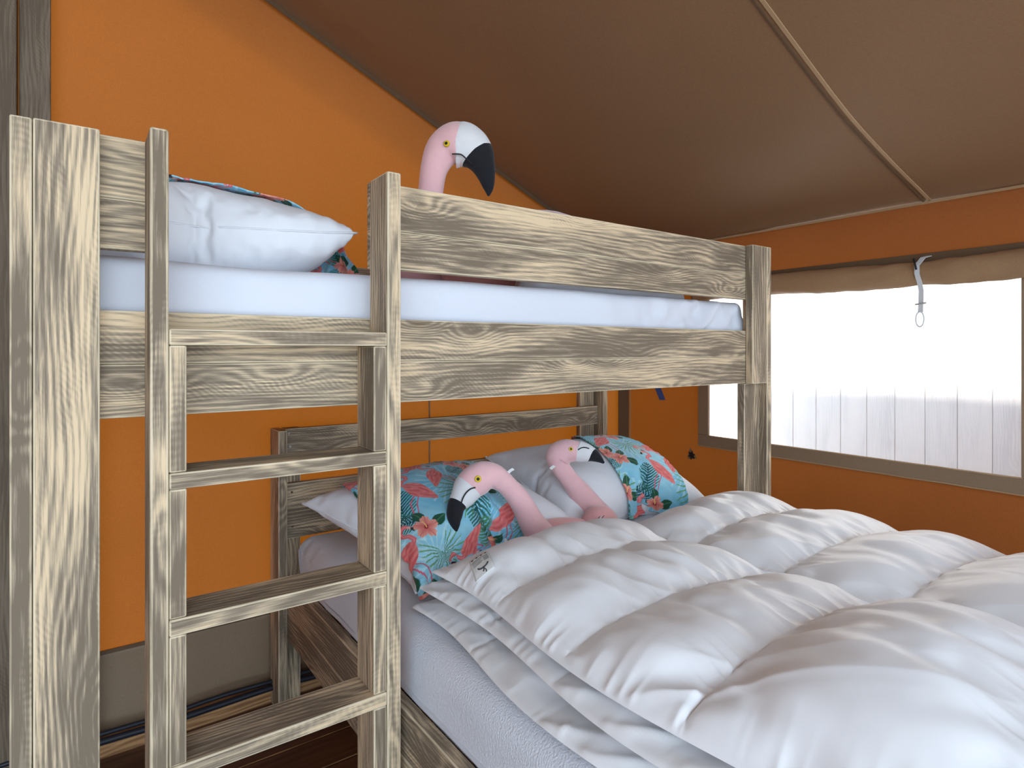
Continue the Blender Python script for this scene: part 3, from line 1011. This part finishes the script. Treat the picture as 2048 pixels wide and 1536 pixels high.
def make_pillow(name, mtx, label, cover=None, seed=0, scale=(1, 1, 1), lower=0.55, mirror=False, group=None, warp=None, pk_amp=0.010):
    S = pS.copy()
    bx, by = PW / 2 - np.abs(pV[:, 0]), PH / 2 - np.abs(pV[:, 1])
    for q in range(len(S)):
        d = min(bx[q], by[q])
        along = pV[q, 0] if by[q] < bx[q] else pV[q, 1]
        pk = mnoise.noise(Vector((along * 19 + seed * 5, d * 5, 1.0 if by[q] < bx[q] else 7.0)))
        pk = 1 - 2.4 * abs(pk)
        lvl = np.sign(S[q, 2]) * min(1.0, abs(S[q, 2]) / 0.02)
        S[q, 2] += lvl * pk_amp * pk * math.exp(-d / 0.075)
        S[q, 2] += lvl * 0.006 * mnoise.noise(Vector((pV[q, 0] * 9 + seed, pV[q, 1] * 9, seed * 3.0)))
    if mirror:
        S[:, 0] *= -1
    S = S * np.array(scale)
    def place(A):
        A = A.copy()
        A[:, 2] = np.where(A[:, 2] < 0, A[:, 2] * lower, A[:, 2])
        if warp is not None:
            A = warp(A)
        M4 = np.array(mtx)
        return A @ M4[:3, :3].T + M4[:3, 3]
    root = empty(name, tuple(Vector(mtx.translation) - Vector((0, 0, 0.05))))
    tag(root, label, 'pillow', group)
    FF = [f[::-1] for f in pF] if mirror else pF
    body = from_np('pillow_body', place(S), FF, 'pillow', root)
    subdiv(body, 2)
    loop = [(i, 0) for i in range(PNX)] + [(PNX, j) for j in range(PNY)] + [(PNX - i, PNY) for i in range(PNX)] + [(0, PNY - j) for j in range(PNY)]
    A = place(S)
    sweep('seam_piping', [(Vector(A[pT[q]]), 0.0024) for q in loop[::2]] + [(Vector(A[pT[loop[0]]]), 0.0024)], 'pillow', body, None, 6, 2)
    if cover:
        for (u0, u1, v0, v1, res, so, to, flap, skew) in cover:
            Tm = {((PNX - i) if mirror else i, j): k for (i, j), k in pT.items()}
            Q, U, Vv = dense_front(S, Tm, PNX, PNY, u0, u1, v0, v1, res, 0.006, skew)
            nv_, nu_ = Q.shape[0] - 1, Q.shape[1] - 1
            # gentle ruffles and lifted hem
            eu = np.minimum(np.linspace(0, 1, nu_ + 1), np.linspace(1, 0, nu_ + 1))[None, :]
            ev_ = np.minimum(np.linspace(0, 1, nv_ + 1), np.linspace(1, 0, nv_ + 1))[:, None]
            edge = np.exp(-np.minimum(eu, ev_) / 0.04)
            Q[:, :, 2] += edge * (0.004 + 0.004 * np.sin(U * 40 + seed) * np.cos(Vv * 33))
            Q[:, :, 0] += 0.006 * edge * np.sin(Vv * 21 + seed)
            Q[:, :, 1] += 0.006 * edge * np.sin(U * 23 + seed * 2)
            # a hem falling over the front edge
            if flap:
                m = int(flap / res)
                t_ = np.arange(1, m + 1)[:, None] / m
                base, up = Q[0], Q[0] - Q[2]
                up = up / np.maximum(np.linalg.norm(up, axis=1, keepdims=True), 1e-9)
                rows = []
                for k in range(m, 0, -1):
                    d = k * res
                    r = base + up * d * 0.75
                    r[:, 2] = base[:, 2] - d * 0.45 + 0.006 * np.sin(U[0] * 30 + k * 0.1)
                    rows.append(r)
                Q = np.concatenate([np.array(rows), Q], axis=0)
                Uf = np.repeat(U[:1], m, axis=0)
                Vf = np.array([Vv[0] - k * res for k in range(m, 0, -1)])
                U, Vv = np.concatenate([Uf, U]), np.concatenate([Vf, Vv])
                nv_ += m
            P = place(Q.reshape(-1, 3))
            o = from_np('printed_cover', P, grid_faces(nu_, nv_), 'print', root)
            me = o.data
            at = me.attributes.new('print_colour', 'FLOAT_COLOR', 'POINT')
            col = print_colour((U + so).ravel(), (Vv + to).ravel())
            at.data.foreach_set('color', np.concatenate([col, np.ones((len(col), 1))], axis=1).ravel())
            md = o.modifiers.new('thickness', 'SOLIDIFY')
            md.thickness = 0.003
            md.offset = 1
            tag(o, 'turquoise cotton printed with flamingos, palm leaves and hibiscus')
    return root

def mtx(loc, rz=0.0, rx=0.0, ry=0.0):
    return Matrix.Translation(loc) @ Matrix.Rotation(rz, 4, 'Z') @ Matrix.Rotation(ry, 4, 'Y') @ Matrix.Rotation(rx, 4, 'X')

make_pillow('pillow', mtx((0.955, 1.665, 0.660), math.radians(12), math.radians(13), 0.0),
            'white pillow under a flamingo print cover at the side nearest the ladder', [(0.15, 0.80, 0.03, 0.93, 0.0017, 0.08, 0.02, 0.05, -0.14)], 1, (0.98, 0.98, 0.86))
make_pillow('pillow', mtx((1.645, 1.700, 0.672), math.radians(-5), math.radians(19), 0.0),
            'white pillow with print cover on one half, by the canvas window wall', [(0.45, 0.85, 0.02, 0.96, 0.0017, 0.19, 0.14, 0.085, -0.03)], 2, (1.0, 0.98, 0.90), mirror=True)
bp3 = make_pillow('pillow', mtx((0.245, 1.640, 1.452), math.radians(-2), math.radians(-3), math.radians(-1)),
            'plump white pillow with a print cover on top, up on the bunk', [(0.06, 0.97, 0.30, 0.97, 0.0022, 0.02, 0.20, 0.0, 0.0)], 3, (0.84, 0.86, 0.76), lower=1.10, pk_amp=0.018)
# corner of its print cover falling to the mattress
nu_, nv_ = 70, 60
Uc, Vc = np.meshgrid(np.linspace(0, 1, nu_ + 1), np.linspace(0, 1, nv_ + 1))
cx = (1 - Vc) * (0.46 + 0.18 * Uc) + Vc * (0.535 + 0.045 * Uc) + 0.004 * np.sin(Vc * 9 + Uc * 4)
cy = 1.56 + 0.03 * Uc + 0.012 * np.sin(Uc * 16 + Vc * 2)
cz = 1.368 + 0.100 * Vc
oc = from_np('cover_corner', np.stack([cx.ravel(), cy.ravel(), cz.ravel()], axis=1), grid_faces(nu_, nv_), 'print', bp3)
at = oc.data.attributes.new('print_colour', 'FLOAT_COLOR', 'POINT')
cc = print_colour((Uc * 0.2 + 0.02).ravel(), (Vc * 0.16 + 0.33).ravel())
at.data.foreach_set('color', np.concatenate([cc, np.ones((len(cc), 1))], axis=1).ravel())
md = oc.modifiers.new('thickness', 'SOLIDIFY')
md.thickness = 0.003

# ------------------------------------------------------------------ plush flamingos
def flamingo(name, label, spine, depths, iw, ib, eye, mouth, extra=None, lateral=0.85, slant=0.0):
    """spine: photo-traced profile (u, v, half-width) placed at its own distance; iw/ib: where beak and tip begin"""
    pts = []
    for (u, v, r), d in zip(spine, depths):
        pts.append((ray_point(u, v, d), r * d / F_PX))
    base = min((p for p, r in pts), key=lambda p: p.z)
    root = tag(empty(name, base), label, 'plush toy')
    lat = FWD
    K = 8
    dense = catmull(pts, K)
    def part(nm, a, b, mat, grow=1.0, sl=0.0):
        seg = [(p, r * (1 + (grow - 1) * min(1.0, -0.6 + q * 0.5))) for q, (p, r) in enumerate(dense[a:b + 1])]
        return sweep(nm, seg, mat, root, lat, 28, 1, lateral, slant=sl)
    part('neck_and_head', 0, iw * K + 9, 'pink')
    bk = part('beak', iw * K, ib * K + 5, 'plush_white', 1.025, slant)
    part('beak_tip', ib * K - 4, len(dense) - 1, 'plush_black', 1.05)
    # eye: felt disc with pupil, on the side of the head that shows
    (eu, ev_, er) = eye
    hd = depths[iw]
    def surf(u, v):
        # point on the near side of the tube under pixel (u, v)
        best = None
        for i in range(len(spine) - 1):
            for k in range(11):
                t = k / 10
                cu, cv, cr = [spine[i][q] * (1 - t) + spine[i + 1][q] * t for q in range(3)]
                dd = depths[i] * (1 - t) + depths[i + 1] * t
                off2 = ((u - cu) ** 2 + (v - cv) ** 2) / max(cr * cr, 1e-6)
                if off2 < 1:
                    near = dd - math.sqrt(1 - off2) * cr * dd / F_PX * lateral
                    if best is None or near < best:
                        best = near
        return ray_point(u, v, (best or hd) - 0.0015)
    def disc(nm, r, lift, mat, par):
        c = surf(eu, ev_)
        gx = (surf(eu + 4, ev_) - surf(eu - 4, ev_)).normalized()
        gy = (surf(eu, ev_ - 4) - surf(eu, ev_ + 4)).normalized()
        nrm = gx.cross(gy).normalized()
        if nrm.dot(FWD) > 0:
            nrm = -nrm
        rr = r * hd / F_PX
        return sweep(nm, [(c - nrm * 0.003, rr), (c + nrm * lift * 0.6, rr * 0.96), (c + nrm * lift, rr * 0.6)], mat, par, None, 20, 3)
    e = disc('eye', er, 0.0022, 'yellow', root)
    disc('pupil', er * 0.5, 0.0042, 'black', e)
    mp = [(surf(u, v), 0.0020) for u, v in mouth]
    sweep('mouth_stitch', mp, 'black', bk, None, 8, 5)
    if extra:
        extra(root, pts)
    return root

def sewn_tag(root, u, v, d, w=9, h=12):
    p = ray_point(u, v, d)
    k = d / F_PX
    s_, c_ = math.sin(YAW), math.cos(YAW)
    rt = Vector((c_, -s_, 0))
    ribbon('sewn_tag', [p, p + Vector((0, 0, 0.4)) * (h * k) + rt * (h * k * 0.4), p + Vector((0, 0, 0.7)) * (h * k) + rt * (h * k * 0.9)], rt * 0.8 - Vector((0, 0, 0.6)), w * k, 'tag', root, 0.0012)

# up on the bunk, peering over the guard boards
def body_up(root, pts):
    sweep('body', [(Vector((0.74, 1.60, 1.43)), 0.03), (Vector((0.80, 1.62, 1.445)), 0.082), (Vector((0.93, 1.66, 1.475)), 0.115), (Vector((1.15, 1.66, 1.505)), 0.140), (Vector((1.36, 1.64, 1.526)), 0.153), (Vector((1.52, 1.63, 1.50)), 0.115), (Vector((1.64, 1.62, 1.44)), 0.05)], 'pink', root, (0, 1, 0), 28, 6, 0.9)
    sweep('wing', [(Vector((0.86, 1.53, 1.41)), 0.02), (Vector((0.98, 1.53, 1.42)), 0.050), (Vector((1.25, 1.535, 1.48)), 0.075), (Vector((1.48, 1.51, 1.45)), 0.04), (Vector((1.58, 1.53, 1.43)), 0.01)], 'pink_deep', root, (0, 1, 0), 20, 6, 0.5)
D1 = 1.80
flamingo('plush_flamingo', 'pink plush flamingo with raised head on the upper bunk',
         [(858, 478, 34), (858, 425, 26), (862, 378, 25), (869, 335, 27.5), (886, 302, 36), (911, 290, 45), (937, 296, 41), (955, 311, 33.5), (966, 331, 24), (973, 353, 17), (977, 376, 10), (977, 392, 2)],
         [D1] * 12, 5, 7, (893, 287, 6.2), [(904, 308), (916, 308), (924, 310), (934, 319), (944, 328)], body_up, slant=0.35)

# lying on the printed pillow
def body_b(root, pts):
    sweep('wing', [(ray_point(1080, 1066, 1.82), 0.034), (ray_point(1108, 1056, 1.84), 0.030), (ray_point(1140, 1050, 1.88), 0.024), (ray_point(1166, 1048, 1.91), 0.015), (ray_point(1178, 1050, 1.93), 0.004)], 'pink_deep', root, None, 18, 6)
    sewn_tag(root, 1016, 946, 1.74, 6, 12)
flamingo('plush_flamingo', 'pink plush flamingo lying face down its beak across the printed pillow',
         [(1112, 1112, 40), (1088, 1082, 33), (1064, 1045, 26), (1041, 1003, 22.5), (1012, 969, 20.5), (987, 953, 26), (963, 955, 32), (941, 970, 31), (926, 992, 25), (913, 1012, 17.5), (909, 1035, 14.5), (911, 1052, 8.5), (913, 1063, 2)],
         [1.80, 1.79, 1.77, 1.755, 1.745, 1.735, 1.725, 1.715, 1.70, 1.68, 1.66, 1.645, 1.64], 7, 9, (956, 958, 6.6), [(951, 975), (941, 978), (932, 986), (926, 996), (923, 1005)], body_b)

# lying against the far pillow, beak pointing to the window
def body_c(root, pts):
    sweep('wing', [(ray_point(1232, 1040, 1.98), 0.010), (ray_point(1212, 1034, 1.95), 0.032), (ray_point(1192, 1034, 1.93), 0.036), (ray_point(1176, 1044, 1.92), 0.026), (ray_point(1163, 1056, 1.91), 0.006)], 'pink_deep', root, None, 20, 6, 1.0, wob=0.12)
    for q in range(3):
        ribbon('care_tag', [ray_point(1189 + q * 4, 1048 - q, 1.88), ray_point(1194 + q * 4, 1040 - q, 1.878), ray_point(1200 + q * 4, 1033 - q, 1.882)], (0.8, -0.5, 0.3), 0.004, 'ink' if q != 1 else 'tag', root, 0.0012)
    sewn_tag(root, 1101, 938, 2.02, 6, 9)
flamingo('plush_flamingo', 'pink plush flamingo resting its beak on the pillow by the window wall',
         [(1222, 1078, 36), (1201, 1042, 32), (1180, 1013, 26.5), (1160, 986, 23), (1137, 956, 18), (1120, 932, 20), (1117, 913, 26), (1131, 903, 24.5), (1150, 902, 21), (1168, 905, 18.5), (1183, 909, 14), (1197, 917, 8), (1208, 926, 2)],
         [2.02, 2.03, 2.04, 2.05, 2.055, 2.06, 2.06, 2.055, 2.05, 2.05, 2.05, 2.05, 2.05], 8, 10, (1142, 898, 4.0), [(1156, 900), (1162, 896), (1170, 895), (1178, 897)], body_c, slant=0.4)

# ------------------------------------------------------------------ quilted duvets
QW, QL = 0.66, 1.44
QNX = 62
QNY = 132
seam_y = [0.27, 0.52, 0.765, 1.10]           # from the head-side hem
seam_j = [int(round(QNY * s / QL)) for s in seam_y]
qV, qF, qT, qB, qP = two_layer(QNX, QNY, QW, QL, seam_j)
qS = inflate(qV, qF, qP, 26, 2.2, -0.065, 0.05, 12.0)

def cubic_axis(arr, pos, axis):
    n = arr.shape[axis] - 1
    i0 = np.clip(np.floor(pos).astype(int), 0, n - 1)
    f = pos - i0
    sh = [1] * arr.ndim
    sh[axis] = -1
    f = f.reshape(sh)
    p0, p1, p2, p3 = [np.take(arr, np.clip(i0 + k, 0, n), axis=axis) for k in (-1, 0, 1, 2)]
    return 0.5 * ((2 * p1) + (-p0 + p2) * f + (2 * p0 - 5 * p1 + 4 * p2 - p3) * f ** 2 + (-p0 + 3 * p1 - 3 * p2 + p3) * f ** 3)

def fbm(x, y, o=3):
    r, a = 0, 1.0
    for k in range(o):
        r = r + a * (vnoise(x * 2 ** k + 13.7 * k + 50, y * 2 ** k + 7.1 * k + 50) - 0.5)
        a *= 0.5
    return r

def quilt(name, root, place, mat='duvet', dens=2, flat=1.0, low=0.35, seed=0.0, puck=1.0):
    """both faces of the sewn quilt, resampled finely, with gathers running into the stitch lines"""
    out = []
    for T_map, isTop in ((qT, True), (qB, False)):
        G = np.zeros((QNY + 1, QNX + 1, 3))
        for (i, j), k in T_map.items():
            G[j, i] = qS[k]
        for _ in range(2):
            G0 = G.copy()
            H = G.copy()
            H[:, 1:-1] = (G[:, :-2] + 2 * G[:, 1:-1] + G[:, 2:]) / 4
            H2 = H.copy()
            H2[1:-1] = (H[:-2] + 2 * H[1:-1] + H[2:]) / 4
            keep = [0, QNY] + seam_j
            H2[keep] = G0[keep]
            H2[:, 0], H2[:, -1] = G0[:, 0], G0[:, -1]
            G = H2
        d_ = dens if isTop else 1
        uu, vv = np.linspace(0, QNX, QNX * d_ + 1), np.linspace(0, QNY, QNY * d_ + 1)
        # interpolate channel by channel so that the stitch lines stay crisp
        cuts = [0] + seam_j + [QNY]
        rows = []
        for a, b in zip(cuts, cuts[1:]):
            v_ = vv[(vv >= a) & (vv < b if b != QNY else vv <= b)]
            rows.append(cubic_axis(G[a:b + 1], v_ - a, 0))
        Q = cubic_axis(np.concatenate(rows, axis=0), uu, 1)
        a_ = np.broadcast_to((uu / QNX * QW)[None, :], Q.shape[:2])
        b_ = np.broadcast_to((vv / QNY * QL)[:, None], Q.shape[:2])
        if isTop:
            ds = np.min([np.abs(b_ - q * QL / QNY) for q in cuts], axis=0)
            de = np.minimum(a_, QW - a_)
            def ridge(x, y):
                return 0.45 - 2.2 * np.abs(vnoise(x + 50, y + 50) - 0.5)
            sgn = fbm(a_ * 3 + seed, b_ * 3 + seed * 2, 1)
            g = ridge(a_ * 44 + seed * 9 + b_ * 5, b_ * 3.0 + seed)
            g2 = ridge(a_ * 17 + seed * 3 - b_ * 10, b_ * 2.2 + seed * 1.7)
            g3 = 0.8 * fbm(a_ * 16 + b_ * 9 + seed * 5, b_ * 3.0 - a_ * 2.0 + seed, 2)
            var = np.clip(0.6 + 2.2 * sgn, 0.15, 1.5)
            h = puck * (0.0125 * g * np.exp(-ds / 0.026) * np.minimum(1, ds / 0.005) + 0.0190 * var * g2 * np.exp(-ds / 0.085) * np.minimum(1, ds / 0.012) + 0.0070 * var * g3)
            e = ridge(b_ * 42 + seed, a_ * 5 + seed * 2)
            h = h + puck * 0.0085 * e * np.exp(-de / 0.026) * np.minimum(1, de / 0.006)
            Q = Q.copy()
            zt = Q[:, :, 2] * flat + h * np.minimum(1, de / 0.004)
            Q[:, :, 2] = 0.5 * (zt + np.sqrt(zt * zt + 0.006 ** 2)) * np.minimum(1, de / 0.006)
        else:
            Q = Q.copy()
            Q[:, :, 2] *= low
        P = np.array([place(x + QW / 2, y + QL / 2, z) for x, y, z in Q.reshape(-1, 3)])
        out.append((P, grid_faces(len(uu) - 1, len(vv) - 1, flip=isTop)))
    V = np.concatenate([out[0][0], out[1][0]])
    n0 = len(out[0][0])
    Fc = out[0][1] + [tuple(k + n0 for k in f) for f in out[1][1]]
    return from_np(name, V, Fc, mat, root)

def sm(e0, e1, x):
    t = max(0.0, min(1.0, (x - e0) / (e1 - e0)))
    return t * t * (3 - 2 * t)

def place_left(dx, zb, sx=1.0, wav=0.0, amp=1.0):
    def f(a, b, z):
        # a: 0..QW across, b: 0..QL from head hem towards the foot
        u = a / QW
        x = 0.672 + dx + a * 0.925 * sx + 0.018 * math.sin(b * 7.0 + 0.5) * (1 - u) + wav * math.sin(b * 9 + 1.0) * (1 - u)
        y = 1.315 - b - 0.045 * u * math.sin(math.pi * min(1, b * 1.2)) + 0.05 * (u - 0.5) * (1 - sm(0, 0.5, b)) - 0.02
        dome = amp * 0.055 * (math.sin(math.pi * min(max(u, 0), 1)) ** 0.7) * sm(-0.02, 0.18, b)
        dome += amp * 0.035 * sm(0.60, 1.0, b) * math.sin(math.pi * min(max(u, 0), 1)) ** 0.6
        zz = zb + dome + z
        return (x, y, zz)
    return f
dl = tag(empty('duvet', (0.98, 0.7, 0.575)), 'folded white quilted duvet with a sewn label, on the ladder side', 'duvet')
quilt('folded_layer', dl, place_left(-0.055, 0.589, 1.06, 0.006, 0.3), flat=0.32, low=0.10, seed=1.0, puck=0.8)
quilt('folded_layer', dl, place_left(-0.025, 0.630, 1.03, -0.008, 0.45), flat=0.36, low=0.08, seed=2.0, puck=0.8)
dtop = quilt('quilt_top', dl, place_left(0.0, 0.661), dens=4, low=0.12, seed=3.0)

def place_right(dx, zb, amp=1.0):
    def f(a, b, z):
        u = a / QW
        x = 1.300 + dx + a * 1.0 + 0.014 * math.sin(b * 6.0 + 2.0) * (1 - u)
        y = 1.30 - b - 0.06 * u * sm(0, 0.4, b) + 0.08 * sm(0.1, 0.9, u) * (1 - sm(0, 0.35, b))
        dome = amp * 0.065 * (math.sin(math.pi * min(max(u, 0), 1)) ** 0.6) * sm(-0.02, 0.2, b)
        return (x, y, zb + dome + z)
    return f
dr = tag(empty('duvet', (1.64, 0.7, 0.575)), 'folded plain white quilted duvet on the window side of the bed', 'duvet')
quilt('folded_layer', dr, place_right(-0.015, 0.597, 0.4), flat=0.45, low=0.15, seed=4.0)
quilt('quilt_top', dr, place_right(0.0, 0.630), dens=4, low=0.3, seed=5.0)

# grey blanket folded on the bunk behind the guard boards
def blanket_f(a, b):
    x = 0.98 + 0.78 * a
    y = 1.34 + 0.10 * b
    e = min(a, 1 - a, b * 0.5)
    z = 1.364 + 0.055 * (1 - math.exp(-e / 0.05)) + 0.006 * mnoise.noise(Vector((x * 9, y * 9, 0)))
    return (x, y, z)
def blanket_solid():
    nu, nv = 60, 16
    V, Fc = [], []
    for j in range(nv + 1):
        th = math.pi * j / nv
        for i in range(nu + 1):
            a = i / nu
            x = 1.03 + 0.715 * a
            w = min(1.0, math.sin(math.pi * min(max(a, 0.0), 1.0)) * 6) ** 0.5
            r = 1 + 0.12 * mnoise.noise(Vector((x * 8, th, 2)))
            V.append((x, 1.40 - math.cos(th) * 0.062 * max(w, 0.05) * r, 1.3625 + math.sin(th) * 0.075 * w * r))
    Fc = grid_faces(nu, nv)
    ring = [j * (nu + 1) for j in range(nv + 1)]
    Fc.append(tuple(ring))
    Fc.append(tuple(j * (nu + 1) + nu for j in range(nv, -1, -1)))
    Fc += [(i + 1, i, nv * (nu + 1) + i, nv * (nu + 1) + i + 1) for i in range(nu)]
    return from_np('blanket', V, Fc, 'blanket')
tag(blanket_solid(), 'grey white blanket rolled on the bunk mattress behind the guard boards', 'blanket')

# ------------------------------------------------------------------ small things
# care label sewn to the top quilt of the duvet: placed by casting down on the quilt
bpy.context.view_layer.update()
dg = bpy.context.evaluated_depsgraph_get()
def quilt_z(x, y):
    ev = dtop.evaluated_get(dg)
    mi = dtop.matrix_world.inverted()
    ok, loc, nrm, _ = ev.ray_cast(mi @ Vector((x, y, 1.2)), Vector((0, 0, -1)))
    return (dtop.matrix_world @ loc).z if ok else 0.68
def on_quilt(x, y, lift):
    return (x, y, quilt_z(x, y) + lift)
LX, LY = 0.722, 1.165
ex, ey = Vector((0.86, -0.36)).normalized(), Vector((-0.32, -0.93)).normalized()
def lab(a, b, lift):
    p = Vector((LX, LY)) + ex * (a * 0.040) + ey * (b * 0.066)
    return on_quilt(p.x, p.y, lift)
lb = grid_solid('care_label', lambda a, b: lab(a, b, 0.0060), 16, 24, 'tag', dl, 0.0012)
def ink_patch(a0, a1, b0, b1, nm='print_mark'):
    grid_solid(nm, lambda a, b: lab(a0 + (a1 - a0) * a, b0 + (b1 - b0) * b, 0.0071), 6, 3, 'ink', lb, 0.0004)
for k in range(4):
    ink_patch(0.08 + 0.25 * k, 0.18 + 0.25 * k, 0.05, 0.10)
ink_patch(0.06, 0.94, 0.20, 0.215)
for k in range(4):
    ink_patch(0.06, 0.52 if k % 2 else 0.60, 0.27 + 0.06 * k, 0.285 + 0.06 * k)
    ink_patch(0.66, 0.94, 0.27 + 0.06 * k, 0.285 + 0.06 * k)
arc = [(0.30 + 0.0 * t, t) for t in range(2)]
sweep('label_emblem', [(Vector(lab(0.52 + 0.28 * math.cos(t), 0.62 + 0.13 * math.sin(t), 0.0075)), 0.0018) for t in [0.3 + 0.33 * k for k in range(9)]], 'ink', lb, None, 6, 3)
sweep('label_emblem', [(Vector(lab(a, b, 0.0075)), 0.0014) for a, b in ((0.52, 0.72), (0.53, 0.80), (0.45, 0.88))], 'ink', lb, None, 6, 3)
sweep('label_emblem', [(Vector(lab(a, b, 0.0075)), 0.0011) for a, b in ((0.53, 0.80), (0.60, 0.90), (0.58, 0.96))], 'ink', lb, None, 6, 3)

# navy strap hanging below the bunk
ns_ = [(1.945, 1.88, 1.10), (1.945, 1.88, 1.06), (1.950, 1.875, 1.02), (1.957, 1.868, 0.985)]
p0, p1 = ray_point(1314, 772, 2.62), ray_point(1325, 800, 2.62)
tag(ribbon('strap', [p0 + (p0 - p1) * 1.2, p0, p1], (0.8, -0.6, 0), 0.026, 'blue_strap', None, 0.002), 'navy webbing strap end dangling below the bunk side board', 'strap')

# small dark triangular patch on the canvas
pc = Vector((XR - 0.004, 1.774, 0.700))
patch = tag(empty('repair_patch', pc), 'small dark triangular patch stuck on the orange canvas below the window corner', 'patch')
def tri(nm, pts, mat, dx, th):
    V = [(pc.x - dx, pc.y + a, pc.z + b) for a, b in pts] + [(pc.x - dx - th, pc.y + a, pc.z + b) for a, b in pts]
    n = len(pts)
    Fc = [tuple(range(n)), tuple(range(2 * n - 1, n - 1, -1))] + [(i, (i + 1) % n, n + (i + 1) % n, n + i) for i in range(n)]
    from_np(nm, V, Fc, mat, patch, smooth=False)
tri('film', [(0.026, -0.020), (-0.028, -0.012), (0.010, 0.034)], 'khaki', 0.0, 0.0015)
star = [(0.022 * math.cos(t) * (1.0 if k % 2 else 0.5), 0.022 * math.sin(t) * (1.0 if k % 2 else 0.5)) for k, t in enumerate([2 * math.pi * q / 12 + 0.2 for q in range(12)])]
tri('dark_core', star, 'black', 0.0016, 0.003)
